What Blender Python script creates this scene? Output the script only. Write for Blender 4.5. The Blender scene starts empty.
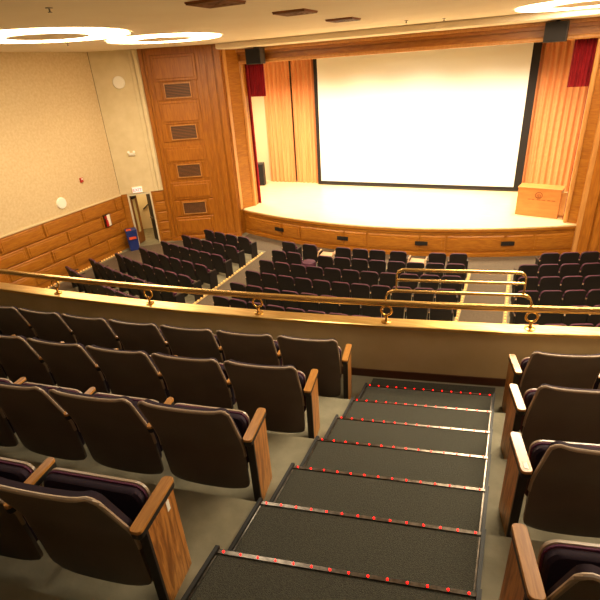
import bpy, bmesh, math, random
from mathutils import Vector, Matrix
random.seed(7)
S = bpy.context.scene
COL = S.collection
H = 6.4                       # height of the lens above the lower floor; all z below are relative to the lens

# ------------------------------------------------------------------ camera, world, light, exposure
def cam_setup():
    f, p, r, y = 468.0, math.radians(26.4), math.radians(3.9), math.radians(25.4)
    fwd = Vector((-math.sin(y)*math.cos(p), math.cos(y)*math.cos(p), -math.sin(p)))
    right = Vector((math.cos(y), math.sin(y), 0)); up = right.cross(fwd)
    ix = right*math.cos(r) - up*math.sin(r); iy = right*math.sin(r) + up*math.cos(r)
    cd = bpy.data.cameras.new('camera'); cd.sensor_width = 36; cd.lens = f/600*36
    cd.clip_start = .05; cd.clip_end = 200
    c = bpy.data.objects.new('camera', cd); COL.objects.link(c)
    m = Matrix((ix, iy, -fwd)).transposed().to_4x4(); m.translation = (0, 0, H)
    c.matrix_world = m; S.camera = c
cam_setup()
S.view_settings.view_transform = 'Standard'; S.view_settings.look = 'None'
S.view_settings.gamma = 1; S.view_settings.use_curve_mapping = False
S.view_settings.exposure = 0.0
S.cycles.use_denoising = True
S.cycles.max_bounces = 6; S.cycles.diffuse_bounces = 4; S.cycles.glossy_bounces = 3
S.cycles.sample_clamp_indirect = 6; S.cycles.caustics_reflective = False; S.cycles.caustics_refractive = False
W = bpy.data.worlds.new('world'); S.world = W; W.use_nodes = True
W.node_tree.nodes['Background'].inputs[0].default_value = (1, .8, .55, 1)
W.node_tree.nodes['Background'].inputs[1].default_value = .02

def lamp(name, kind, loc, energy, color, size=None, size_y=None, target=None, spot=None, blend=.5):
    d = bpy.data.lights.new(name, kind); d.energy = energy; d.color = color
    if kind == 'AREA':
        d.shape = 'RECTANGLE'; d.size = size; d.size_y = size_y or size
    else: d.shadow_soft_size = size or .1
    if spot: d.spot_size = math.radians(spot); d.spot_blend = blend
    o = bpy.data.objects.new(name, d); COL.objects.link(o); o.location = Vector(loc) + Vector((0, 0, H))
    if target is not None:
        dv = Vector(target) - Vector(loc); o.rotation_euler = dv.to_track_quat('-Z', 'Y').to_euler()
    return o
WARM = (1, .76, .48)
STAGE = (1, .86, .62)
RING = 17.0                                                    # ring fitting emission
for x in (-11.6, -9.2, -6.6, -4.0, -1.4, .9):                          # stage battens above the opening
    lamp('stage_batten', 'SPOT', (x, 19.2, 1.2), 1950, STAGE, .25, None, (x, 19.6, -5.3), 116, .9)
lamp('projector_beam', 'SPOT', (-4.6, 4.0, .7), 3300, (1, .97, .9), .1, None, (-4.4, 21.9, -4.6), 32, .9)
for x in (-9.4, -1.2):                                          # spots on the proscenium
    lamp('stage_spot', 'SPOT', (x, 8.5, .8), 620, WARM, .15, None, (x, 17, -4.6), 70, .9)
for x, y in ((-12, 13.2), (-8, 11.5), (-4.2, 12.5), (-.2, 12), (3, 12.5), (-11.8, 9.5)):   # house downlights
    lamp('house_downlight', 'SPOT', (x, y, .88), 230, WARM, .12, None, (x, y, -6), 130, .8)
FILL = (1, .88, .68)
for x, y, e in ((-9, 3.6, 18), (-5.6, 3.5, 25), (-2.2, 3.4, 34), (1.2, 3.7, 30), (-2.0, .6, 3), (.6, .6, 7)):  # unseen soft fill added to brighten the balcony
    lamp('balcony_fill', 'AREA', (x, y, .93), e, FILL, .6, .6, (x, y, -3))

# ------------------------------------------------------------------ materials
def lin(c):
    if isinstance(c, str):
        c = [int(c[i:i+2], 16)/255 for i in (0, 2, 4)]
    return tuple(((v/12.92) if v <= .04045 else ((v+.055)/1.055)**2.4) for v in c)
def mat(name, c, rough=.6, metal=0, c2=None, scale=8, detail=4, stretch=(1, 1, 1), bump=0, bscale=60, emit=None, estr=0,
        lo=.35, hi=.65, distort=0, coat=0, spec=None):
    m = bpy.data.materials.new(name); m.use_nodes = True
    n, l = m.node_tree.nodes, m.node_tree.links; b = n['Principled BSDF']
    b.inputs['Base Color'].default_value = (*lin(c), 1)
    b.inputs['Roughness'].default_value = rough; b.inputs['Metallic'].default_value = metal
    if coat: b.inputs['Coat Weight'].default_value = coat; b.inputs['Coat Roughness'].default_value = .22
    if spec is not None: b.inputs['Specular IOR Level'].default_value = spec
    tc = n.new('ShaderNodeTexCoord'); mp = n.new('ShaderNodeMapping'); mp.inputs['Scale'].default_value = stretch
    l.new(tc.outputs['Object'], mp.inputs[0])
    if c2:
        t = n.new('ShaderNodeTexNoise'); t.inputs['Scale'].default_value = scale; t.inputs['Detail'].default_value = detail
        t.inputs['Distortion'].default_value = distort
        r = n.new('ShaderNodeValToRGB'); r.color_ramp.elements[0].position = lo; r.color_ramp.elements[1].position = hi
        r.color_ramp.elements[0].color = (*lin(c), 1); r.color_ramp.elements[1].color = (*lin(c2), 1)
        l.new(mp.outputs[0], t.inputs['Vector']); l.new(t.outputs['Fac'], r.inputs[0]); l.new(r.outputs[0], b.inputs['Base Color'])
    if bump:
        t2 = n.new('ShaderNodeTexNoise'); t2.inputs['Scale'].default_value = bscale; t2.inputs['Detail'].default_value = 3
        bp = n.new('ShaderNodeBump'); bp.inputs['Strength'].default_value = bump; bp.inputs['Distance'].default_value = .01
        l.new(mp.outputs[0], t2.inputs['Vector']); l.new(t2.outputs['Fac'], bp.inputs['Height']); l.new(bp.outputs[0], b.inputs['Normal'])
    if emit:
        b.inputs['Emission Color'].default_value = (*lin(emit), 1); b.inputs['Emission Strength'].default_value = estr
    return m
M = dict(
 plaster=mat('sponged_plaster', 'cbb288', .9, c2='d8c39c', scale=14, detail=8, lo=.3, hi=.7, bump=.25, bscale=18),
 plaster_pale=mat('pale_plaster', 'dccba4', .9, c2='d4c298', scale=3, detail=6, bump=.15, bscale=20),
 ceiling=mat('ceiling_paint', 'ecdfca', .9, c2='e6d7c0', scale=.6, detail=3),
 wood=mat('stained_oak', '965812', .4, c2='ae701f', scale=3.2, stretch=(1, 1, 7), detail=6, distort=.6, bump=.06, bscale=14),
 wood_v=mat('stained_oak_upright', '925410', .4, c2='ab6a1a', scale=3.2, stretch=(7, 7, .7), detail=6, distort=.6, bump=.06, bscale=14),
 wood_red=mat('red_oak', 'a14d12', .4, c2='b96420', scale=3, stretch=(1, 1, 8), detail=6, distort=.7),
 wood_light=mat('stage_trim_oak', 'c08444', .35, c2='cc9352', scale=3, stretch=(5, 5, .8), detail=5),
 stagefloor=mat('maple_stage_floor', 'e2c896', .32, c2='ead6a8', scale=2.4, stretch=(.6, 9, 1), detail=5),
 carpet=mat('grey_carpet', '5b4f42', .98, c2='675a4b', scale=30, detail=4, bump=.3, bscale=220, spec=.1),
 concrete=mat('grey_concrete_floor', '827a62', .8, c2='726b54', scale=7, detail=8, bump=.1, bscale=40),
 treadcarpet=mat('dark_ribbed_carpet', '3d3c34', .97, c2='4c4a40', scale=160, detail=3, lo=.4, hi=.6, bump=.6, bscale=240, spec=.15),
 knee=mat('beige_painted_parapet', 'c4b084', .75, c2='bca77a', scale=3, detail=4, bump=.08, bscale=30),
 baseboard=mat('brown_baseboard', '4e2a14', .5),
 brass=mat('satin_brass', 'e8c078', .22, .9, c2='deb468', scale=5, stretch=(1, 6, 6), detail=4),
 ledge=mat('brass_capping', 'e6c07c', .3, .88, c2='d4aa60', scale=4, stretch=(1, 7, 7), detail=5),
 brass_dark=mat('aged_brass', 'c89c50', .25, .9),
 silver=mat('worn_aluminium', '746b60', .28, 1, c2='544c44', scale=30),
 black=mat('black_rubber', '15130f', .6), dark=mat('dark_metal', '2a211b', .5, .2),
 shell=mat('brown_seat_shell', '5e5048', .42, c2='564840', scale=4, bump=.15, bscale=300),
 edge=mat('tan_pan_and_lit_edge', 'a08a74', .35), purple=mat('aubergine_fabric', '4c1a36', .9, c2='5a2240', scale=200, bump=.3, bscale=300),  # edge: tan of the seat pans; on shell rims it paints caught light
 cushion=mat('black_purple_fabric', '1e0e1a', .95, c2='281224', scale=150),
 armwood=mat('oak_armrest', '9a6428', .34, c2='b57c38', scale=6, stretch=(12, 1.2, 12), detail=6, distort=.5, coat=.6),
 panelwood=mat('oak_end_panel', 'b87a38', .38, c2='7c4a1c', scale=3.5, stretch=(9, 9, 1), detail=6, distort=1.4, lo=.4, hi=.62),
 mainshell=mat('dark_seat_shell', '120c0b', .6, c2='181110', scale=6), maintrim=mat('plum_seat_edge', '4c2036', .7),
 mainarm=mat('dark_armrest', '2d1d18', .4),
 redcurtain=mat('red_velvet', 'a00c1c', .9, c2='840816', scale=5, stretch=(3, 3, .3)),
 tancurtain=mat('orange_stage_curtain', 'd88c54', .9, c2='e49f68', scale=2, stretch=(4, 4, .2)),
 screen=mat('projection_screen', 'f2eee6', .9), screenborder=mat('black_masking', '1b1310', .9),
 creamwall=mat('cream_backstage_wall', 'd8c8a4', .9), white=mat('white_paint', 'f4efe2', .6),
 doorframe=mat('off_white_door_frame', 'd2c6a8', .5), doorwood=mat('brown_door', '7a4a1c', .45, c2='8a5622', scale=3, stretch=(6, 6, .6)),
 doordark=mat('dark_brown_door', '24150f', .5), glass=mat('wired_glass', 'c0b078', .1, 0),
 blue=mat('blue_plastic', '1c2f78', .45), orange=mat('orange_label', 'd8562a', .6), redpaint=mat('red_paint', 'c0201c', .4),
 grille=mat('bronze_grille', '7c5230', .5, .2), ventdark=mat('black_vent', '1a1410', .6),
 cream=mat('cream_trim', 'd9c69c', .6), lectern=mat('orange_lectern_veneer', 'c87c40', .4, c2='d08848', scale=2, stretch=(1, 1, 5)),
 inlay=mat('brown_inlay', '8a4a1c', .5), amp=mat('black_speaker_cloth', '120f0e', .9, c2='1c1614', scale=80), box=mat('grey_brown_cabinet', '382e28', .7),
 ring_bright=mat('bright_glowing_ring', 'ffffff', .5, emit=(1, .92, .78), estr=RING*2.8),
 ring=mat('glowing_ring', 'ffffff', .5, emit=(1, .90, .74), estr=RING),
 led=mat('red_led', 'ff2020', .4, emit=(1, .035, .03), estr=9), ledglow=mat('small_warm_bulb', 'ffd080', .4, emit=(1, .72, .35), estr=.55),
 exit=mat('lit_exit_face', 'f6d8d0', .4, emit=(1, .78, .72), estr=.9), exitred=mat('pink_exit_letters', 'e04a78', .4, emit=(1, .04, .14), estr=.9),
 beigestrip=mat('tan_aisle_edging', 'b79a66', .6), palearm=mat('pale_tan_metal', 'c09a74', .5),
)

# ------------------------------------------------------------------ builders
class MB:
    def __init__(s): s.bm = bmesh.new()
    def _xf(s, vs, mx):
        if mx is not None:
            for v in vs: v.co = mx @ v.co
    def box(s, x0, x1, y0, y1, z0, z1, mx=None, bev=0, seg=2):
        r = bmesh.ops.create_cube(s.bm, size=1); vs = r['verts']
        for v in vs: v.co = Vector(((x0+x1)/2 + v.co.x*(x1-x0), (y0+y1)/2 + v.co.y*(y1-y0), (z0+z1)/2 + v.co.z*(z1-z0)))
        if bev:
            es = list({e for v in vs for e in v.link_edges})
            r2 = bmesh.ops.bevel(s.bm, geom=es, offset=bev, segments=seg, affect='EDGES', profile=.5, clamp_overlap=True)
            vs = list({v for f in r2['faces'] for v in f.verts} | {v for v in vs if v.is_valid})
        s._xf(vs, mx); return s
    def prism(s, poly, z0, z1, mx=None):                       # plan polygon extruded in z
        a = [s.bm.verts.new((x, y, z0)) for x, y in poly]; b = [s.bm.verts.new((x, y, z1)) for x, y in poly]; n = len(poly)
        fs = [s.bm.faces.new(a[::-1]), s.bm.faces.new(b)]
        for i in range(n): s.bm.faces.new((a[i], a[(i+1) % n], b[(i+1) % n], b[i]))
        s._xf(a+b, mx); return s
    def loft(s, rings, cap=True, closed=True):                  # list of rings of points
        R = [[s.bm.verts.new(p) for p in r] for r in rings]; n = len(R[0])
        for a, b in zip(R, R[1:]):
            for i in range(n if closed else n-1): s.bm.faces.new((a[i], a[(i+1) % n], b[(i+1) % n], b[i]))
        if cap: s.bm.faces.new(R[0][::-1]); s.bm.faces.new(R[-1])
        return s
    def tube(s, pts, r, n=8, flat=1.0):
        pts = [Vector(p) for p in pts]; rings = []; up = Vector((0, 0, 1)); pu = None
        for i, p in enumerate(pts):
            t = (pts[min(i+1, len(pts)-1)] - pts[max(i-1, 0)]).normalized()
            u = t.cross(up)
            if u.length < .05: u = pu if pu else Vector((1, 0, 0))
            u = (u - t*u.dot(t)).normalized()
            if pu and u.dot(pu) < 0: u = -u
            w = u.cross(t); pu = u
            rr = r[i] if isinstance(r, (list, tuple)) else r
            rings.append([p + u*math.cos(2*math.pi*k/n)*rr + w*math.sin(2*math.pi*k/n)*rr*flat for k in range(n)])
        return s.loft(rings)
    def lathe(s, prof, n=20, mx=None):                          # (r, z) pairs
        rings = [[Vector((r*math.cos(2*math.pi*k/n), r*math.sin(2*math.pi*k/n), z)) for k in range(n)] for r, z in prof]
        if mx is not None: rings = [[mx @ p for p in q] for q in rings]
        return s.loft(rings)
    def torus(s, R, r, mx=None, n=24, k=8, sq=1.0):
        V = []
        for i in range(n):
            a = 2*math.pi*i/n; V.append([])
            for j in range(k):
                b = 2*math.pi*j/k; p = Vector(((R+r*math.cos(b))*math.cos(a), (R+r*math.cos(b))*math.sin(a), r*math.sin(b)*sq))
                V[-1].append(s.bm.verts.new(mx @ p if mx is not None else p))
        for i in range(n):
            for j in range(k): s.bm.faces.new((V[i][j], V[(i+1) % n][j], V[(i+1) % n][(j+1) % k], V[i][(j+1) % k]))
        return s
    def mesh(s, name, m, smooth=False):
        bmesh.ops.recalc_face_normals(s.bm, faces=s.bm.faces)
        me = bpy.data.meshes.new(name); s.bm.to_mesh(me); s.bm.free()
        me.materials.append(M[m] if isinstance(m, str) else m)
        if smooth:
            for p in me.polygons: p.use_smooth = True
            try: me.set_sharp_from_angle(angle=math.radians(40))
            except Exception: pass
        return me
    def build(s, name, m, parent=None, smooth=False, **tags):
        me = s.mesh(name, m, smooth); o = bpy.data.objects.new(name, me); COL.objects.link(o)
        if parent: o.parent = parent
        elif me.vertices:                                       # origin at the base of a top-level thing
            xs = [v.co.x for v in me.vertices]; ys = [v.co.y for v in me.vertices]; zs = [v.co.z for v in me.vertices]
            c = Vector(((min(xs)+max(xs))/2, (min(ys)+max(ys))/2, min(zs)))
            me.transform(Matrix.Translation(-c)); o.location = c + Vector((0, 0, H))
        for k, v in tags.items(): o[k] = v
        return o
def thing(name, label, cat, loc, rz=0, group=None):
    o = bpy.data.objects.new(name, None); COL.objects.link(o); o.empty_display_size = .2
    o.location = Vector(loc) + Vector((0, 0, H)); o.rotation_euler = (0, 0, rz); o['label'] = label; o['category'] = cat
    if group: o['group'] = group
    return o
def struct(mb, name, m, parent=None, smooth=False):
    o = mb.build(name, m, parent, smooth)
    if not parent: o['kind'] = 'structure'
    return o
def sub(o, name, mb, m, smooth=False, label=None):
    """child of a world-built mesh: mb is in the same lens-relative coordinates as the thing was"""
    me = mb.mesh(name, m, smooth); me.transform(Matrix.Translation(-(o.location - Vector((0, 0, H)))))
    c = bpy.data.objects.new(name, me); COL.objects.link(c); c.parent = o
    if label: c['label'] = label
    return c
def copy_tree(root):
    r = root.copy(); COL.objects.link(r)
    def rec(src, dst):
        for ch in src.children:
            c = ch.copy(); COL.objects.link(c); c.parent = dst; rec(ch, c)
    rec(root, r); return r
def frame(A, B, z0=0):
    """matrix: local x runs A->B, local y points to the left of A->B, z up"""
    d = Vector((B[0]-A[0], B[1]-A[1], 0)).normalized(); n = Vector((-d.y, d.x, 0))
    m = Matrix((d, n, Vector((0, 0, 1)))).transposed().to_4x4(); m.translation = (A[0], A[1], z0); return m

FL, ST, CE = -6.4, -5.33, .95
X0, X1 = -14.55, 6.2
A_, B_, D_ = (-14.5, 14.35), (-13.2, 15.37), (-10.5, 16.7)
def g(x): return .2*(x+.5) + .0145*(x+.5)**2
def yw(x): return 4.19 + g(x) - g(-.55)                         # balcony side edge of the brass ledge
def ztread(n): return -2.52 + .138*(n-4)
def yleft(n): return 2.459 - .43*(n-4)
XL, XR = -1.115, .105

# ------------------------------------------------------------------ shell
struct(MB().box(X0-1.5, X1+.4, -3.4, 24.5, FL-.2, FL), 'floor', 'concrete')
struct(MB().box(X0-.4, X1+.4, -3.4, 17.95, CE, CE+.15), 'ceiling', 'ceiling')
struct(MB().box(X0-.4, X1+.4, 17.8, 24.5, 4.0, 4.1), 'ceiling_stage', 'ventdark')
# left wall: plaster above, raised oak wainscot below
wl = struct(MB().box(X0-.25, X0, -3.4, 14.4, -4.2, CE), 'wall_left', 'plaster')
mb = MB().box(X0-.25, X0, -3.4, 14.4, FL, -4.24)
rows_z = [(-4.74, -4.28), (-5.2, -4.78), (-5.68, -5.24), (-6.16, -5.72)]
for i, (a, b) in enumerate(rows_z):
    y = 13.95 - (.85 if i % 2 else 0) - .1; y1 = 14.3
    while y1 > 3:
        mb.box(X0, X0+.05, max(y-.0, -3)+.05, y1-.02, a, b, bev=.022, seg=1).box(X0+.04, X0+.065, y+.13, y1-.1, a+.08, b-.08, bev=.01, seg=1)
        y1 = y; y -= 1.69
        if y1 == y: break
struct(mb, 'wall_left_wainscot', 'wood')
struct(MB().box(X0, X0+.04, -3.3, 14.3, -4.24, -4.18, bev=.01), 'trim_1', 'cream')
struct(MB().box(X1, X1+.25, -3.4, 16.1, FL, CE), 'wall_right', 'plaster')
struct(MB().box(X0-.4, X1+.4, -3.6, -3.4, FL, CE), 'wall_back', 'plaster')

struct(MB().box(X0-.02, X0+.006, 14.31, 14.34, -4.18, CE), 'corner_groove_line', 'baseboard')  # dark strip put in the corner in place of its shaded groove
# corner wall with the exit door
F1 = frame(A_, B_); L1 = math.hypot(B_[0]-A_[0], B_[1]-A_[1])
mb = MB().box(-.05, L1, 0, .25, -4.2, CE, F1)
mb.box(1.46, 1.62, -.08, 0, -4.2, CE, F1, bev=.05, seg=3).box(1.3, 1.42, -.03, 0, -4.2, CE, F1, bev=.014)
struct(mb, 'wall_corner', 'plaster_pale')
du0, du1, dzt = .2, 1.14, -4.3
mb = MB().box(-.03, du0, 0, .25, FL, -4.2, F1).box(du1, L1, 0, .25, FL, -4.2, F1)
for k in range(5): mb.box(du1+.1, L1-.03, -.04, 0, -6.3+.42*k, -5.94+.42*k, F1, bev=.02, seg=1)
struct(mb, 'wall_corner_wainscot', 'wood')
d1 = struct(MB().box(du0, du0+.06, -.05, .26, FL, dzt+.08, F1).box(du1-.06, du1, -.05, .26, FL, dzt+.08, F1).box(du0+.06, du1-.06, -.05, .26, dzt+.02, dzt+.08, F1), 'door_1', 'doorframe')
Fl = F1 @ Matrix.Translation((du0+.07, .12, 0)) @ Matrix.Rotation(math.radians(62), 4, 'Z')
leaf = sub(d1, 'door_leaf', MB().box(0, .12, 0, .045, FL+.02, dzt, Fl).box(.32, .46, 0, .045, FL+.02, dzt, Fl).box(.12, .32, 0, .045, FL+.02, -5.9, Fl).box(.12, .32, 0, .045, -4.5, dzt, Fl), 'doorwood')
sub(d1, 'door_glass', MB().box(.12, .32, .015, .03, -5.9, -4.5, Fl), 'glass')
sub(d1, 'door_closer', MB().box(.05, .35, -.06, 0, dzt-.16, dzt-.08, Fl), 'dark')
Fr = F1 @ Matrix.Translation((du1-.07, .16, 0)) @ Matrix.Rotation(math.radians(114), 4, 'Z')
sub(d1, 'door_leaf', MB().box(0, .46, -.045, 0, FL+.02, dzt, Fr), 'doordark')
sub(d1, 'push_bar', MB().box(.06, .4, .0, .05, -5.42, -5.36, Fr), 'silver')
# corridor beyond
mb = MB().box(-.8, 3.0, 2.4, 2.55, FL, -3.6, F1).box(-.95, -.8, .25, 2.55, FL, -3.6, F1).box(2.2, 2.3, .7, 2.5, FL, -3.6, F1).box(-.95, 3.0, .27, 2.55, -3.75, -3.6, F1)
struct(mb, 'wall_corridor', 'creamwall')
lamp('corridor_lamp', 'POINT', F1 @ Vector((.6, 1.3, -4.1)), 60, (1, .72, .36), .15)
mb = MB()
mb.tube([F1 @ Vector(p) for p in ((.5, 2.3, -5.45), (1.05, 2.3, -5.0), (1.6, 2.3, -4.55))], .03)
for u, z in ((.6, -5.37), (1.45, -4.67)): mb.tube([F1 @ Vector((u, 2.3, z)), F1 @ Vector((u, 2.4, z-.02))], .015)
mb.build('corridor_handrail', 'doordark', label='dark sloping handrail on the cream wall seen through the exit door', category='handrail')

# oak splay wall left of the stage
F2 = frame(B_, D_); L2 = math.hypot(D_[0]-B_[0], D_[1]-B_[1])
gr = [(.78, 1.73, -.74, -.27), (.75, 1.72, -2.25, -1.76), (.74, 1.65, -3.72, -3.25), (.72, 1.63, -5.25, -4.79)]
pn = [(.4, 2.06, -.19, .72), (.43, 2.02, -1.7, -.84), (.36, 1.98, -3.2, -2.53), (.35, 1.98, -4.66, -3.93), (.3, 1.9, -6.16, -5.4)]
def splay(F, L, flip, name):
    def u(a): return L-a if flip else a
    mb = MB()
    mb.box(0, L, 0, .3, FL, CE+.02, F)
    bx = lambda a, b, d, z0, z1, bv=.012: mb.box(min(u(a), u(b)), max(u(a), u(b)), -d, 0, z0, z1, F, bev=bv, seg=1)
    bx(.02, .16, .07, FL, CE); bx(.19, .27, .04, FL, CE)
    bx(2.1, 2.2, .03, FL, CE); bx(2.3, 2.42, .05, FL, CE); bx(2.5, 2.72, .04, FL, CE); bx(2.78, L-.02, .08, FL, CE)
    for a, b, z0, z1 in pn:
        bx(a, b, .05, z0, z1, .04); bx(a+.1, b-.1, .085, z0+.1, z1-.1, .02)
    for a, b, z0, z1 in gr:
        for q in ((a-.06, a, z0-.06, z1+.06), (b, b+.06, z0-.06, z1+.06), (a, b, z0-.06, z0), (a, b, z1, z1+.06)): bx(q[0], q[1], .06, q[2], q[3], .01)
        bx(.4, a-.14, .04, z0-.1, z1+.1, .02); bx(b+.14, 2.0, .04, z0-.1, z1+.1, .02)
    bx(.02, L, .09, FL, FL+.16, .01)
    return struct(mb, name, 'wood_v')
splay(F2, L2, False, 'wall_stage_left')
E_, G_ = (2.3, 17.72), (5.0, 16.1)
F3 = frame(E_, G_); splay(F3, math.hypot(2.7, 1.6), True, 'wall_stage_right')
struct(MB().box(4.95, X1+.2, 16.0, 16.2, FL, CE), 'wall_right_front', 'plaster_pale')
words = ['topmost', 'second highest', 'third highest', 'lowest']
for F, L, fl, side in ((F2, L2, False, 'left'),):
    for (a, b, z0, z1), w in zip(gr, words):
        t = thing('wall_grille', w+' of the four framed metal grilles on the oak wall left of the stage', 'grille', F @ Vector(((a+b)/2, 0, z0)), math.atan2(D_[1]-B_[1], D_[0]-B_[0]), 'grilles on the left oak wall')
        hw, hh = (b-a)/2, z1-z0
        MB().box(-hw, hw, -.012, 0, 0, hh).build('backing', 'ventdark', t)
        mb = MB()
        for k in range(9): mb.box(-hw, hw, -.028, -.012, (k+.25)*hh/9, (k+.8)*hh/9)
        mb.build('slats', 'grille', t)
        m2 = MB().box(-hw-.025, -hw, -.075, 0, -.025, hh+.025).box(hw, hw+.025, -.075, 0, -.025, hh+.025).box(-hw, hw, -.075, 0, -.025, 0).box(-hw, hw, -.075, 0, hh, hh+.025)
        m2.build('frame', 'wood_light', t)

# proscenium frame
PL, PR, PT = -10.2, 1.75, .255
mb = MB().prism([(-10.62, 16.72), (-10.56, 17.1), (PL-.06, 17.72), (PL-.06, 18.0), (-10.9, 18.0), (-10.9, 16.72)], FL, CE)
mb.prism([(2.3, 17.72), (2.12, 17.76), (PR+.06, 17.86), (PR+.06, 18.0), (2.8, 18.0), (2.8, 17.5)], FL, CE)
mb.box(-10.5, 2.3, 17.72, 17.95, PT, CE+.02).box(PL-.3, 2.2, 17.6, 17.74, PT+.3, CE)
struct(mb, 'wall_proscenium', 'wood')
mb = MB().box(-10.66, -10.52, 16.9, 17.12, ST, CE, bev=.03).box(PL-.14, PL, 17.62, 17.78, ST, PT+.1, bev=.05, seg=3)
mb.box(2.14, 2.3, 17.62, 17.78, FL, CE, bev=.04).box(PR-.02, PR+.12, 17.76, 17.9, ST, PT+.1, bev=.05, seg=3)
mb.box(PL-.1, PR+.1, 17.64, 17.78, PT-.02, PT+.1, bev=.04, seg=2).box(-10.4, 2.1, 17.55, 17.62, PT+.4, PT+.5, bev=.02)
struct(mb, 'trim_2', 'wood_light')
struct(MB().box(-10.5, 2.3, 16.4, 17.6, .76, CE, bev=.05), 'trim_3', 'ceiling')
struct(MB().box(-13.9, 5.9, 17.9, 18.0, CE, 4.0).box(-15.5, -10.9, 17.85, 18.0, FL, 4.0).box(2.8, 6.0, 17.85, 18.0, FL, 4.0), 'wall_proscenium_back', 'creamwall')

# stage
def ys(x): return 16.03 + .0335*(x+4.9)**2
xs = [-10.5 + i*(12.75)/40 for i in range(41)]
poly = [(x, ys(x)-.03) for x in xs] + [(2.26, 24.0), (-10.5, 24.0)]
mb = MB().prism(poly, ST-.05, ST).box(-14.0, -10.5, 18.0, 24, ST-.05, ST).box(2.26, 6.0, 18.0, 24, ST-.05, ST)
struct(mb, 'floor_stage', 'stagefloor')
def sweep(mb, xs, yf, prof):
    mb.loft([[Vector((x, yf(x)+d, z)) for d, z in prof] for x in xs]); return mb
mb = MB()
sweep(mb, xs, ys, [(.05, FL), (.3, FL), (.3, ST-.05), (.05, ST-.05)])
sweep(mb, xs, ys, [(-.03, ST-.14), (.05, ST-.14), (.05, ST-.05), (-.03, ST-.05)])
sweep(mb, xs, ys, [(-.0, FL), (.05, FL), (.05, FL+.14), (0, FL+.14)])
sweep(mb, xs, ys, [(.02, ST-.25), (.05, ST-.25), (.05, ST-.19), (.02, ST-.19)])
def seg(a, b, n=6): return [a+(b-a)*i/n for i in range(n+1)]
k = 0; x = -10.3
while x < 2.0:
    w = 1.9 if k % 2 == 0 else .9
    x1 = min(x+w, 2.2)
    sweep(mb, seg(x+.04, x1-.04), ys, [(.012, FL+.24), (.05, FL+.2), (.05, ST-.3), (.012, ST-.34)])
    sweep(mb, seg(x+.14, x1-.14), ys, [(-.008, FL+.32), (.05, FL+.3), (.05, ST-.4), (-.008, ST-.42)])
    x = x1; k += 1
struct(mb, 'trim_4', 'wood')
for xv, w in zip((-8.54, -5.65, -2.73, .1), ('leftmost', 'second from left', 'third from left', 'rightmost')):
    mb = MB().box(-.22, .22, -.005, .03, 0, .14)
    for k in range(6): mb.box(-.2+.07*k, -.15+.07*k, -.015, -.005, .02, .12)
    o = mb.build('stage_vent', 'ventdark', label=w+' of the small black vents in the curved oak stage front', category='vent', group='vents in the stage front')
    o.location = (xv, ys(xv)-.035, -5.97+H); o.rotation_euler.z = math.atan(.067*(xv+4.9))
struct(MB().box(-14.2, 6.2, 23.9, 24.1, FL, 4.0), 'wall_stage_back', 'creamwall')
struct(MB().box(-14.2, -14.0, 18.0, 23.9, FL, 4.0), 'wall_stage_side_left', 'creamwall')
struct(MB().box(6.0, 6.2, 18.0, 23.9, FL, 4.0), 'wall_stage_side_right', 'creamwall')
mb = MB().box(-13.9, -11.5, 22.35, 22.45, ST, 3.9)
struct(mb, 'wall_stage_return', 'creamwall')

def curtain(name, mname, x0, x1, y, z0, z1, amp, wl, label, cat='curtain', curve=0, group=None, slant=0):
    n = int((x1-x0)/wl*10)+1; mb = MB(); rings = []
    fr, bk = [], []
    for zz in (z0, z0+(z1-z0)*.33, z0+(z1-z0)*.66, z1):
        r = []
        for i in range(n+1):
            t = i/n; x = x0+(x1-x0)*t + slant*(1-(zz-z0)/(z1-z0))*(1 if slant > 0 else 1)*0
            yy = y + amp*math.sin(2*math.pi*t*(x1-x0)/wl + .5*math.sin(7*t)) + curve*t*t
            r.append(Vector((x, yy, zz)))
        for i in range(n, -1, -1): r.append(r[i] + Vector((0, .02, 0)))
        rings.append(r)
    mb.loft(rings); o = mb.build(name, mname, smooth=True, label=label, category=cat)
    if group: o['group'] = group
    return o
curtain('stage_curtain', 'tancurtain', -11.75, -10.28, 22.2, ST+.01, 1.2, .055, .22, 'orange pleated curtain at far left of the stage, beside the black loudspeaker')
curtain('stage_curtain', 'tancurtain', -10.22, -8.7, 22.22, ST+.01, 1.2, .055, .22, 'orange pleated curtain immediately left of the white screen')
curtain('stage_curtain', 'tancurtain', .1, 2.4, 22.2, ST+.01, 1.2, .055, .22, 'orange pleated curtain right of the screen, behind the lectern')
curtain('red_border_curtain', 'redcurtain', -10.4, -9.52, 18.2, -.96, .8, .035, .1, 'short red velvet valance at upper left of the stage opening')
curtain('red_border_curtain', 'redcurtain', 1.16, 1.95, 18.2, -1.08, .8, .035, .1, 'short red velvet valance at upper right of the stage opening')
curtain('red_leg_curtain', 'redcurtain', -10.55, -10.18, 18.1, ST+.01, .8, .02, .12, 'narrow red velvet curtain hanging behind left side of the stage frame')
curtain('red_leg_curtain', 'redcurtain', 1.74, 2.05, 18.1, ST+.01, .8, .02, .12, 'narrow red velvet curtain hanging behind right side of the stage frame')

t = thing('projection_screen', 'huge white projection screen with black borders above the stage floor', 'screen', (-4.35, 21.95, ST+.02))
SX0, SX1 = -8.78+4.35, .03+4.35
MB().box(SX0, SX1, -.02, 0, .17, 5.9).build('screen_cloth', 'screen', t)
MB().box(SX0-.17, SX0, -.035, 0, 0, 5.9).box(SX1, SX1+.3, -.035, 0, 0, 5.9).box(SX0, SX1, -.035, 0, 0.04, .17).build('border', 'screenborder', t)
MB().box(SX0-.17, SX1+.3, -.05, .03, 0, .06, bev=.01).build('bottom_batten', 'dark', t)

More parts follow.
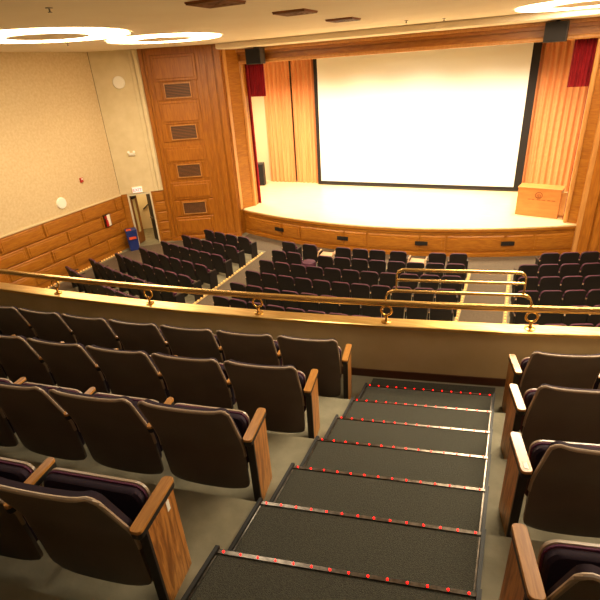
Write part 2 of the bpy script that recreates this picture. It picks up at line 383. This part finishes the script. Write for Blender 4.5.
# lectern
t = thing('lectern', 'wide orange wooden lectern with round emblem, at right end of the stage', 'lectern', (.2, 18.5, ST), math.atan2(-.28, 1.38))
MB().box(0, 1.4, 0, .05, 0, .98, bev=.008).build('front_panel', 'lectern', t)
MB().box(-.0, .05, .05, .6, 0, .96).build('side_panel', 'lectern', t)
MB().box(1.35, 1.4, .05, .6, 0, .96).build('side_panel', 'lectern', t)
MB().box(-.02, 1.42, -.02, .62, .98, 1.02, bev=.01).build('top', 'lectern', t)
MB().box(1.4, 1.56, .1, .15, .1, .9).build('wing_panel', 'wood_light', t)
Fy = Matrix.Rotation(math.radians(90), 4, 'X')
mb = MB().torus(.11, .012, Matrix.Translation((.7, -.002, .76)) @ Fy, sq=.5)
for k in range(3): mb.box(.64+.05*k, .66+.05*k, -.008, .004, .69, .82-.03*abs(k-1))
mb.box(.63, .77, -.008, .004, .675, .695); mb.build('emblem', 'inlay', t)
mb = MB(); xx = .36
for w in (.1, .09, .0, .13, .12, .0, .1, .12):
    if w: mb.box(xx, xx+w, -.006, .004, .595, .615)
    xx += w+.03 if w else .04
mb.build('lettering', 'inlay', t)

t = thing('loudspeaker', 'black loudspeaker standing on the stage floor at far left beside the curtain', 'loudspeaker', (-12.0, 21.4, ST), math.radians(20))
MB().box(-.3, .3, -.25, .25, 0, 1.1, bev=.03).build('cabinet', 'box', t)
MB().box(-.26, .26, -.27, -.245, .05, 1.05, bev=.01).build('speaker_grille', 'amp', t)
for nm, xc, rz in (('left', -9.35, .1), ('right', .58, -.1)):
    t = thing('hanging_loudspeaker', 'boxy dark loudspeaker mounted on the header at '+nm+' end above the stage', 'loudspeaker', (xc, 17.28, .2), rz)
    MB().box(-.3, .3, -.25, .22, 0, .52, bev=.015).build('cabinet', 'box', t)
    MB().box(-.28, .28, -.262, -.25, .02, .5).build('speaker_grille', 'amp', t)
    MB().box(-.05, .05, .0, .36, .5, .56).build('bracket', 'dark', t)

# ------------------------------------------------------------------ ceiling fittings
for (cx, cy, rr, txt) in ((-9.7, 8.55, 1.76, 'large glowing ring light in the ceiling, nearer of the two at left'), (-9.4, 12.2, 1.6, 'large glowing ring light in the ceiling near the left of the stage'),
                      (1.1, 14.7, 1.65, 'large glowing ring light in the ceiling at right near the stage'), (1.15, 7.3, 1.9, 'large glowing ring light in the ceiling at right, just past the balcony edge')):
    t = thing('ring_light', txt, 'ceiling light', (cx, cy, CE-.058))
    n = 64; mb = MB(); 
    mb.loft([[Vector((r*math.cos(2*math.pi*k/n), r*math.sin(2*math.pi*k/n), z)) for k in range(n)] for r, z in ((rr*.48, .05), (rr*.52, .035), (rr*.95, .035), (rr*.98, .05))], cap=False)
    mb.build('glowing_ring', 'ring_bright' if cy < 8 else 'ring', t, True)
    MB().torus(rr*1.0, .028, None, 64, 6, .3).build('outer_rim', 'ceiling', t, True).location.z = .03
    MB().lathe([(rr*.48, .03), (rr*.48, .049), (rr*.3, .049), (rr*.3, .032)], 48).build('centre_disc', 'ceiling', t)
for (vx, vy, w) in ((-4.4, 7.05, 'nearest'), (-4.2, 9.5, 'middle'), (-4.15, 12.15, 'farthest')):
    t = thing('ceiling_vent', w+' of the three dark square ceiling vents above the lower seats', 'vent', (vx, vy, CE-.04), 0, 'ceiling vents')
    MB().box(-.33, .33, -.33, .33, .02, .04).build('backing', 'inlay', t)
    mb = MB()
    for k in range(4):
        r = .32-.08*k
        for q in ((-r, r, -r, -r+.03), (-r, r, r-.03, r), (-r, -r+.03, -r, r), (r-.03, r, -r, r)): mb.box(*q, 0, .025)
    mb.build('louvres', 'grille', t)
for (sx, sy, w) in ((-8.6, 9.9, 'between the two left ring lights'), (-3.2, 14.6, 'near the stage header, left of centre'), (-6.2, 5.6, 'above the balcony edge'), (-2.3, 15.2, 'near the stage header, right of centre'), (-11.4, 10.6, 'close to the plaster wall')):
    t = thing('sprinkler', 'tiny ceiling sprinkler head '+w, 'sprinkler', (sx, sy, CE-.06))
    MB().lathe([(.05, .05), (.05, .06), (.02, .06), (.02, .05)], 12).build('rosette', 'silver', t)
    MB().lathe([(.03, 0), (.03, .008), (.012, .008), (.012, .05)], 12).build('head', 'silver', t)

# ------------------------------------------------------------------ wall fittings on the left
def disc(name, r, d, m, loc, rx, rz, label, cat):
    t = thing(name, label, cat, loc, rz)
    R = Matrix.Rotation(math.radians(90), 4, 'X')
    MB().lathe([(r, 0), (r, d*.6), (r*.93, d), (r*.2, d)], 24, R).build('rim', m, t, True)
    MB().lathe([(r*.88, d*.9), (r*.88, d*1.15), (r*.2, d*1.2)], 24, R).build('speaker_cloth', 'white', t, True)
    return t
AF = math.atan2(B_[1]-A_[1], B_[0]-A_[0])
disc('wall_speaker', .2, .05, 'white', (X0, 11.5, -3.79), 0, math.pi/2, 'round white speaker on the left plaster wall above the wainscot', 'speaker')
disc('wall_speaker', .22, .05, 'white', F1 @ Vector((.8, 0, -.1)), 0, AF, 'round pale speaker high on the narrow plaster wall near the ceiling', 'speaker')
t = thing('fire_alarm', 'small red fire alarm on the left plaster wall', 'alarm', (X0, 12.6, -3.3), math.pi/2)
MB().box(-.06, .06, -.06, 0, 0, .16, bev=.01).build('housing', 'redpaint', t); MB().box(-.03, .03, -.075, -.06, .09, .14).build('strobe', 'white', t)
t = thing('emergency_light', 'small white twin emergency light halfway up the narrow plaster wall', 'light', F1 @ Vector((.72, 0, -2.72)), AF)
MB().box(-.13, .13, -.08, 0, 0, .1, bev=.02).build('housing', 'white', t)
for s in (-1, 1): MB().lathe([(.03, 0), (.05, .08)], 14, Matrix.Translation((s*.1, -.06, .12)) @ Matrix.Rotation(math.radians(70), 4, 'X')).build('lamp_head', 'white', t, True)
t = thing('exit_sign', 'small lit EXIT sign above the open door', 'sign', F1 @ Vector((.64, 0, -4.18)), AF)
MB().box(-.2, .2, -.07, 0, 0, .24, bev=.01).build('housing', 'white', t)
MB().box(-.18, .18, -.078, -.07, .02, .22).build('face', 'exit', t)
cu = bpy.data.curves.new('letters', 'FONT'); cu.body = 'EXIT'; cu.size = .17; cu.extrude = .004; cu.align_x = 'CENTER'
tmp = bpy.data.objects.new('letters_tmp', cu); COL.objects.link(tmp); bpy.context.view_layer.update()
me = bpy.data.meshes.new_from_object(tmp.evaluated_get(bpy.context.evaluated_depsgraph_get())); bpy.data.objects.remove(tmp)
me.transform(Matrix.Translation((0, -.082, .06)) @ Matrix.Rotation(math.radians(90), 4, 'X')); me.materials.clear(); me.materials.append(M['exitred'])
o = bpy.data.objects.new('letters', me); COL.objects.link(o); o.parent = t
t = thing('extinguisher_cabinet', 'white fire extinguisher cabinet with red markings on the left wainscot', 'cabinet', (X0+.05, 13.27, -5.2), math.pi/2)
MB().box(-.16, .16, -.06, 0, 0, .5, bev=.01).build('cabinet_frame', 'silver', t)
MB().box(-.02, .13, -.07, -.06, .03, .47).build('cabinet_door', 'white', t)
MB().lathe([(.045, 0), (.05, .03), (.05, .22), (.02, .27), (.02, .3)], 14, Matrix.Translation((-.08, -.09, .04))).build('extinguisher', 'redpaint', t, True)
MB().box(-.14, -.03, -.072, -.06, .36, .44).build('red_sign', 'redpaint', t)
t = thing('recycling_bin', 'blue plastic recycling bin with orange label beside the exit door', 'bin', (-14.12, 14.0, FL), math.radians(50))
MB().loft([[Vector((x*s, y*s, z)) for x, y in ((-.21, -.19), (.21, -.19), (.21, .19), (-.21, .19))] for s, z in ((.85, 0), (1, .82))]).build('bin_body', 'blue', t)
MB().box(-.225, .225, -.205, .205, .82, .88, bev=.02).build('lid', 'blue', t)
MB().box(-.14, .14, -.212, -.185, .5, .6).build('label_sticker', 'orange', t, label='orange rectangular sticker on the bin front')
MB().box(-.18, -.0, -.21, -.0, .88, .9).build('lid_sticker', 'orange', t)
# little lights along the floor of the left wall
def strip(x, y0, y1, name, label, m, dy, wide=.08):
    t = thing(name, label, 'light strip', (x, (y0+y1)/2, FL)); hl = (y1-y0)/2
    MB().box(-wide/2, wide/2, -hl, hl, 0, .02, bev=.005).build('channel', m, t)
    n = min(int((y1-y0)/dy), 90)
    b0 = MB().lathe([(.024, .0), (.026, .02), (.015, .035)], 8).mesh('bulb', 'ledglow')
    for k in range(n):
        o = bpy.data.objects.new('bulb', b0); COL.objects.link(o); o.parent = t; o.location = (0, -hl+(k+.5)*(y1-y0)/n, .02)
strip(-14.45, 6.6, 13.6, 'floor_light_strip', 'string of small warm lights on the floor along the left wall', 'beigestrip', .13)
strip(-8.59, 6.6, 15.0, 'aisle_light_strip', 'tan strip of small lights edging the left aisle', 'beigestrip', .17, .11)
strip(-.93, 7.6, 15.0, 'aisle_light_strip', 'tan light strip on left edge of the right aisle', 'beigestrip', .17, .1)
strip(.27, 7.6, 15.4, 'aisle_light_strip', 'tan light strip on right edge of the right aisle', 'beigestrip', .17, .1)
o = struct(MB().box(-8.53, -7.42, 6, 15.2, FL, FL+.012), 'floor_aisle_left', 'carpet')
o = struct(MB().box(-.87, .21, 6, 15.6, FL, FL+.012), 'floor_aisle_right', 'carpet')
mb = MB(); xsf = seg(-10.3, 2.2, 30)
mb.loft([[Vector((x, y, z)) for y, z in ((14.95+.02*(x+5.3)**2*0+ (21-math.sqrt(441-(x+5.3)**2)), FL), (ys(x)-.01, FL), (ys(x)-.01, FL+.008), (14.95+(21-math.sqrt(441-(x+5.3)**2)), FL+.008))] for x in xsf])
struct(mb, 'floor_front', 'carpet')
struct(MB().prism([(-14.3, 6), (-13.6, 10.2), (-11.2, 15.2), (-12.8, 15.4), (-14.3, 14.2)], FL, FL+.01), 'floor_side', 'carpet')

# ------------------------------------------------------------------ lower auditorium seats
def main_chair():
    t = thing('auditorium_chair', '', 'seat', (0, 0, FL))
    def outline(hw, z0, z1, y0, y1, rad=.09, lift=.0):
        out = []
        for a in range(0, 5): out.append((hw-rad+rad*math.sin(a*math.pi/8), z1-rad+rad*math.cos(a*math.pi/8)))
        pts = [(-hw*.92, z0)] + [(-x, z) for x, z in reversed(out)] + out + [(hw*.92, z0)]
        return [Vector((x, y0+(y1-y0)*(1-(z-z0)/(z1-z0)) , z)) for x, z in pts]
    def slab(hw, z0, z1, y0, y1, th, rad=.09):
        a = outline(hw, z0, z1, y0, y1, rad); b = [p+Vector((0, th, 0)) for p in a]
        return MB().loft([a, b])
    slab(.267, .16, .85, 0, .13, .03).build('backrest', 'mainshell', t)
    slab(.267, .62, .86, .012, .055, .055, .1).build('back_cushion', 'maintrim', t)
    MB().box(-.24, .24, .16, .24, .28, .66, bev=.03).build('seat', 'purple', t)
    MB().box(-.302, -.262, .06, .42, .58, .615, bev=.012).build('armrest', 'mainarm', t)
    MB().box(-.304, -.266, .07, .3, 0, .58).build('support', 'mainshell', t)
    MB().box(-.298, -.268, .045, .06, .585, .62, bev=.004).build('arm_cap', 'palearm', t)
    return t
mc = main_chair(); used = [False]
endp = MB().box(.265, .315, .08, .42, .0, .58, bev=.01).mesh('end_panel', 'mainshell')
enda = MB().box(.262, .318, .06, .42, .58, .615, bev=.012).mesh('armrest', 'mainarm')
ordw = ['first', 'second', 'third', 'fourth', 'fifth', 'sixth', 'seventh', 'eighth', 'ninth', 'tenth', 'eleventh', 'twelfth']
rowy = [13.95+.1, 13.12, 12.2, 11.28, 10.36, 9.44, 8.52]
def arcy(y0, x): return y0 + 21 - math.sqrt(441-(x+5.3)**2)
def place_main(x, y0, label, group, last=False, rzoff=0, scx=1):
    r = copy_tree(mc)
    r.location = (x, arcy(y0, x), FL+H); r.rotation_euler = (0, 0, math.asin((x+5.3)/21)+rzoff)
    r['label'] = label; r['group'] = group
    if last:
        for nm, me in (('end_panel', endp), ('armrest', enda)):
            o = bpy.data.objects.new(nm, me); COL.objects.link(o); o.parent = r
    return r
lefts = [(13.95, -11.1, 4), (13.0, -11.6, 5), (12.08, -11.95, 6), (11.15, -12.35, 6), (10.25, -12.8, 7), (9.35, -13.35, 8), (8.45, -13.6, 9)]
for ri, (y0, xa, n) in enumerate(lefts):
    pw = (-8.68-xa)/n
    for k in range(n):
        j = n-1-k
        place_main(xa+(k+.5)*pw, y0, 'dark seat, lower left block, %s row from stage, %s from aisle' % (ordw[ri], ordw[j]), 'dark seats in the lower left block', last=(k == n-1))
cen = [13.22, 12.3, 11.38, 10.46, 9.54, 8.62]
for k, x in enumerate((-7.05, -6.22, -4.98, -4.38, -3.8, -3.12, -1.9, -1.27)):
    place_main(x, 14.1, 'dark seat, lower centre block, front row by stage, %s from left' % ordw[k], 'dark seats in the lower centre block', last=(k in (0, 1, 5, 7)))
for ri, y0 in enumerate(cen):
    for k in range(11):
        if ri == 0 and k == 2: continue
        place_main(-7.31+.577*(k+.5), y0, 'dark seat, lower centre block, %s row from stage, %s from left' % (ordw[ri+1], ordw[k]), 'dark seats in the lower centre block', last=(k == 10))
for ri in range(7):
    y0 = 14.14 if ri == 0 else cen[ri-1]-.02
    for k in range(6):
        if ri == 0 and k == 0: continue
        place_main(.42+.55*(k+.5)+(.05 if ri else .1), y0, 'dark seat, lower right block, %s row from stage, %s from aisle' % (ordw[ri], ordw[k]), 'dark seats in the lower right block', last=False)
# one folded-down seat and the pale benches in the front row gaps
xq = -7.31+.577*2.5
t = thing('folded_auditorium_chair', 'rounded purple seat without upright back, second row of the lower centre block', 'seat', (xq, arcy(13.22, xq), FL), math.asin((xq+5.3)/21))
MB().lathe([(.12, .38), (.23, .42), (.26, .52), (.22, .62), (.1, .67)], 20).build('cushion', 'maintrim', t, True)
MB().box(-.03, .03, -.03, .03, 0, .4).build('support', 'mainshell', t)
for xq, w in ((-5.62, 'left'), (-2.53, 'right')):
    t = thing('tablet_bench', 'low pale tan bench between front row seats of centre block, %s one' % w, 'bench', (xq, arcy(14.1, xq)+.1, FL), 0, 'pale benches in the front row')
    MB().box(-.24, .24, -.05, .32, .46, .5, bev=.01).build('bench_top', 'palearm', t)
    for s in (-1, 1): MB().tube([(s*.27, -.1, 0), (s*.27, -.1, .5), (s*.27, -.05, .6), (s*.27, .25, .6)], .025).build('arm_frame', 'palearm', t, True)

# ------------------------------------------------------------------ balcony
def YR(r, x): return 3.319 - .86*(r-2) + g(x) - g(XL)
xl = [X0 + (XL-X0)*i/24 for i in range(25)]; xr = [XR + (X1-XR)*i/10 for i in range(11)]; xall = xl + xr
mbp = MB()
for r in range(1, 10):
    z = -3.072 + .276*(r-1)
    for xx in (xl, xr):
        if r == 1: sweep(mbp, xx, yw, [(-1.3, z-.4), (.1, z-.4), (.1, z), (-1.3, z)])
        else: sweep(mbp, xx, lambda x, r=r: YR(r, x), [(-.9, z-.5), (0, z-.5), (0, z), (-.9, z)])
sweep(mbp, [XL, XR], yw, [(-.75, -3.45), (.1, -3.45), (.1, -3.072), (-.75, -3.072)])
struct(mbp, 'floor_balcony', 'concrete')
struct(sweep(MB(), seg(XL, XR), yw, [(-.8, -3.072), (-.02, -3.072), (-.02, -3.064), (-.8, -3.064)]), 'floor_landing', 'treadcarpet')
mb = sweep(MB(), xall, yw, [(.03, -3.6), (.16, -3.6), (.16, -2.455), (.03, -2.455)])
struct(mb, 'wall_parapet', 'knee', smooth=True)
struct(sweep(MB(), xall, yw, [(.015, -3.072), (.04, -3.072), (.04, -2.98), (.015, -2.98)]), 'baseboard_parapet', 'baseboard')
struct(sweep(MB(), xall, yw, [(.01, -2.455), (.175, -2.455), (.18, -2.422), (.17, -2.415), (.015, -2.415), (.005, -2.422)]), 'trim_5', 'ledge')

# brass rail
def mid(x): return yw(x)+.09
rail = sweep(MB(), [-12+i*.25 for i in range(67)], mid, [(-.022, -2.222), (.022, -2.222), (.028, -2.212), (.028, -2.182), (.018, -2.168), (-.018, -2.168), (-.028, -2.182), (-.028, -2.212)]).build('balcony_handrail', 'brass', smooth=True, label='long brass handrail on ring shaped posts along the balcony edge', category='handrail')
postx = [3.1, 1.7, .33, -1.02, -2.4, -3.78, -5.18, -6.6, -8.0]
pr = []
for i, x in enumerate(postx):
    y = mid(x)
    mb = MB().lathe([(.05, -2.415), (.05, -2.407), (.022, -2.40), (.014, -2.38), (.018, -2.34)], 16, Matrix.Translation((x, y, 0)))
    rp = sub(rail, 'post_foot', mb, 'brass_dark', True)
    a = math.atan(.2+.029*(x+.5))
    me = MB().torus(.053, .011, Matrix.Translation((x, y, -2.283)) @ Matrix.Rotation(a, 4, 'Z') @ Matrix.Rotation(math.pi/2, 4, 'X'), 28, 10)
    sub(rail, 'ring_post', me, 'brass_dark', True)
# raised guard over the aisle
t = thing('guard_rail', 'raised brass guard of three extra bars above the handrail at the aisle', 'rail', (0, 0, 0))
def arcpts(x0, x1, z, r, zb):
    P = []
    for k in range(7):
        a = math.pi - k*math.pi/12; P.append((x0+r+r*math.cos(a), z-r+r*math.sin(a)))
    for k in range(7):
        a = math.pi/2 - k*math.pi/12; P.append((x1-r+r*math.cos(a), z-r+r*math.sin(a)))
    P = [(x0, zb)] + P + [(x1, zb)]
    out = []
    for (xa, za), (xb, zb2) in zip(P, P[1:]):
        m_ = 8 if abs(xb-xa) > .5 else 1
        for q in range(m_): out.append((xa+(xb-xa)*q/m_, mid(xa+(xb-xa)*q/m_), za+(zb2-za)*q/m_))
    out.append((P[-1][0], mid(P[-1][0]), P[-1][1])); return out
def rods(pts, zt): return [.016 if p[2] > zt else .009 for p in pts]
q = arcpts(-1.03, .305, -2.055, .09, -2.18); MB().tube(q, rods(q, -2.09), 10).build('lower_bar', 'brass', t, True)
q = arcpts(-.93, .225, -1.825, .07, -2.055); MB().tube(q, rods(q, -1.86), 10).build('top_bar', 'brass', t, True)
MB().tube([(x, mid(x), -1.935) for x in seg(-.93, .225, 8)], .014, 10).build('middle_bar', 'brass', t, True)
t.location = (0, 0, H)

# aisle stairs
st = thing('aisle_stairs', 'dark carpeted balcony steps with red lit metal nosings between the seats', 'stairs', (-.5, 3.9, -3.064))
ox, oy, oz = -.5, 3.9, -3.064
sk = (.245)/(XR-XL)
def yn(n, x): return yleft(n) + (x-XL)*sk
ledm = MB().lathe([(.0048, 0), (.0048, .004), (.003, .006)], 8).mesh('led', 'led')
for n in range(1, 13):
    z = ztread(n) - oz; zb = max(z-.55, -.0)
    P = lambda n, x, dy=0: (x-ox, yn(n, x)+dy-oy)
    mb = MB().prism([P(n+1, XL+.02, -.03), P(n+1, XR-.02, -.03), P(n, XR-.02), P(n, XL+.02)], zb if n < 5 else z-.6, z)
    mb.build('step', 'treadcarpet', st)
    q = [P(n, XL+.02, -.014), P(n, XR-.02, -.014), P(n, XR-.02, .006), P(n, XL+.02, .006)]
    ns = MB().prism(q, z-.03, z+.006).build('nosing', 'silver', st)
    q = [P(n, XL+.02, .006), P(n, XR-.02, .006), P(n, XR-.02, .012), P(n, XL+.02, .012)]
    MB().prism(q, z-.05, z-.0).build('nosing_lip', 'black', st)
    if n <= 7:
        for k in range(14):
            x = XL+.05 + k*(XR-XL-.1)/13
            o = bpy.data.objects.new('led', ledm); COL.objects.link(o); o.parent = ns; o.location = (x-ox, yn(n, x)-.004-oy, z+.006)
    for xs0, s in ((XL, 1), (XR, -1)):
        MB().prism([P(n+1, xs0, -.0), P(n+1, xs0+.02*s, -.0), P(n, xs0+.02*s, .016), P(n, xs0, .016)], z-.14, z+.02).build('side_trim', 'black', st)
        MB().prism([P(n+1, xs0+.022*s, .02), P(n+1, xs0+.03*s, .02), P(n, xs0+.03*s, -.03), P(n, xs0+.022*s, -.03)], z, z+.008).build('side_strip', 'silver', st)

# balcony chairs
def bal_shell(off=0, th=.018, ins=0.0, ztop=.85, zbot=.105):
    NU, NV = 14, 16; R = .035
    F, Bk = [], []
    for j in range(NV+1):
        v = j/NV; v = .5-.5*math.cos(math.pi*v)
        z = zbot + (ztop-zbot)*v
        hw = (.279 + (.006)*min(1, max(0, (.85-z)/.42)) - .006*max(0, (.4-z)/.25)) - ins
        if z > ztop-R: d = z-(ztop-R); hw -= R - math.sqrt(max(0, R*R-d*d))
        rb = .05
        if z < zbot+rb: d = (zbot+rb)-z; hw -= rb - math.sqrt(max(0, rb*rb-d*d))
        fr, bk = [], []
        for i in range(NU+1):
            u = -1+2*i/NU
            zz = z - .016*(1-u*u)*max(0, (v-.5)*2) - (.012*(1-u*u)*max(0, (.3-v)/.3))
            ty = .36*(.85-zz) if zz > .5 else .126+ .07*(.5-zz)
            y = ty + off + .012*abs(u)**8 - .004*(1-u*u)
            bk.append(Vector((hw*u, y, zz))); fr.append(Vector((hw*u, y+th, zz)))
        F.append(fr); Bk.append(bk)
    mb = MB(); bm = mb.bm
    Vf = [[bm.verts.new(p) for p in r] for r in F]; Vb = [[bm.verts.new(p) for p in r] for r in Bk]
    for V in (Vf, Vb):
        for j in range(NV):
            for i in range(NU): bm.faces.new((V[j][i], V[j][i+1], V[j+1][i+1], V[j+1][i]))
    for j in range(NV):
        for i in (0, NU): bm.faces.new((Vf[j][i], Vf[j+1][i], Vb[j+1][i], Vb[j][i]))
    for i in range(NU):
        for j in (0, NV): bm.faces.new((Vf[j][i], Vf[j][i+1], Vb[j][i+1], Vb[j][i]))
    return mb, Bk, F
def bal_chair():
    t = thing('balcony_chair', '', 'seat', (0, 0, 0))
    mb, Bk, F = bal_shell(); mb.build('backrest', 'shell', t, True)
    e = lambda j, i: (Bk[j][i]+F[j][i])/2
    rim = [e(j, 0) for j in range(7, 17)] + [e(16, i) for i in range(1, 14)] + [e(j, 14) for j in range(16, 6, -1)]
    MB().tube(rim, .0105, 8).build('lit_edge_band', 'edge', t, True)  # rim coloured paler than the shell to show light it catches
    mb, _, _ = bal_shell(off=.02, th=.032, ins=.012, ztop=.843, zbot=.2); mb.build('back_cushion', 'cushion', t, True)
    # flipped-up seat: pan and cushion
    mx = Matrix.Translation((0, .275, .22)) @ Matrix.Rotation(math.radians(-5), 4, 'X')
    def slab(hw, z0, z1, y0, y1, r):
        P = rrect(0, (z0+z1)/2, hw, (z1-z0)/2, r)
        rg = lambda k, y: [mx @ Vector((x*k, y, (z0+z1)/2+(z-(z0+z1)/2)*k)) for x, z in P]
        return MB().loft([rg(.96, y0), rg(1, y0+.25*(y1-y0)), rg(1, y1-.1*(y1-y0)), rg(.99, y1)])
    slab(.262, 0, .383, -.05, 0, .055).build('seat_cushion', 'cushion', t, True)
    slab(.269, -.004, .39, .002, .022, .06).build('seat_pan', 'edge', t, True)
    P = rrect(0, .1915, .262, .1915, .055); P = [mx @ Vector((x, -.004, z)) for x, z in P]
    MB().tube(P+[P[0]], .0075, 6).build('piping', 'purple', t, True)
    return t
def rrect(cx, cy, hx, hy, r, n=5):
    P = []
    for (sx, sy, a0) in ((1, 1, 0), (-1, 1, 90), (-1, -1, 180), (1, -1, 270)):
        for k in range(n+1):
            a = math.radians(a0+90*k/n); P.append((cx+sx*(hx-r)+r*math.cos(a), cy+sy*(hy-r)+r*math.sin(a)))
    return P
def rring(P, cx, cy, k, z): return [Vector((cx+(x-cx)*k, cy+(y-cy)*(1-(1-k)*.2), z)) for x, y in P]
def bal_arm(x, par, wood='armwood', w=.029, z=.592):
    P = rrect(x, .245, w, .15, .02)
    a = MB().loft([rring(P, x, .245, 1, z-.016), rring(P, x, .245, 1, z-.003), rring(P, x, .245, .93, z)]).mesh('armrest', wood, True)
    P = rrect(x, .245, w-.001, .149, .019)
    b = MB().loft([rring(P, x, .245, .9, z-.05), rring(P, x, .245, 1, z-.044), rring(P, x, .245, 1, z-.0165)]).mesh('armrest_base', 'black', True)
    c = MB().box(x-.016, x+.016, .34, .385, .0, z-.045, bev=.006).mesh('support', 'dark')
    return a, b, c
bc = bal_chair(); usedb = [False]
armL = bal_arm(-.3075, None, w=.022)
bcp = bc
def endmeshes(s):
    x = s*.335
    a, b, _ = bal_arm(x, None)
    p = MB().box(x-.021, x+.021, .15, .375, .0, .545, bev=.004).mesh('end_panel', 'panelwood')
    q = MB().box(x-.023, x+.023, .138, .152, .0, .545).mesh('end_panel_edge', 'dark')
    pl = MB().box(x+s*.021, x+s*.023, .30, .322, .47, .53).mesh('row_plate', 'white')
    return a, b, p, q, pl
ER, EL = endmeshes(1), endmeshes(-1)
def add(me, par):
    o = bpy.data.objects.new(me.name.split('.')[0], me); COL.objects.link(o); o.parent = par; return o
rown = ['front row by the parapet', 'second row', 'third row', 'fourth row']
def place_bal(x, r, label, group, arm_side, end=None, plate=False):
    c = copy_tree(bcp)
    a = math.atan(.2+.029*(x+.5))
    y = 3.36 + g(x) - g(-1.3) - .86*(r-1)
    c.location = (x, y-.008*(r-1), -3.072+.276*(r-1)+H); c.rotation_euler = (0, 0, a); c['label'] = label; c['group'] = group
    return c
for r, n in ((1, 9), (2, 7), (3, 5), (4, 4)):
    for k in range(n):
        x = -1.545 - .613*k
        c = place_bal(x, r, 'brown balcony seat left of the steps, %s, %s from the steps' % (rown[r-1], ordw[k]), 'balcony seats left of the steps', -1)
        seats_l = [add(me, c) for me in armL]
        if k == 0:
            for i, me in enumerate(ER):
                if i < 4 or r == 4: add(me, c)
armR = bal_arm(.3075, None, w=.022)
for r, n in ((1, 4), (2, 3), (3, 3), (4, 3)):
    for k in range(n):
        x = .607 + .613*k
        c = place_bal(x, r, 'brown balcony seat right of the steps, %s, %s from the steps' % (rown[r-1], ordw[k]), 'balcony seats right of the steps', 1)
        for me in armR: add(me, c)
        if k == 0:
            for i, me in enumerate(EL):
                if i < 4: add(me, c)
        if r == 3 and k == 0:
            p = MB().box(-.345, -.325, .12, .16, .592, .594).mesh('row_plate', 'white'); add(p, c)

for proto in (mc, bcp):                                         # the patterns themselves do not stay in the scene
    for ch in list(proto.children): bpy.data.objects.remove(ch)
    bpy.data.objects.remove(proto)
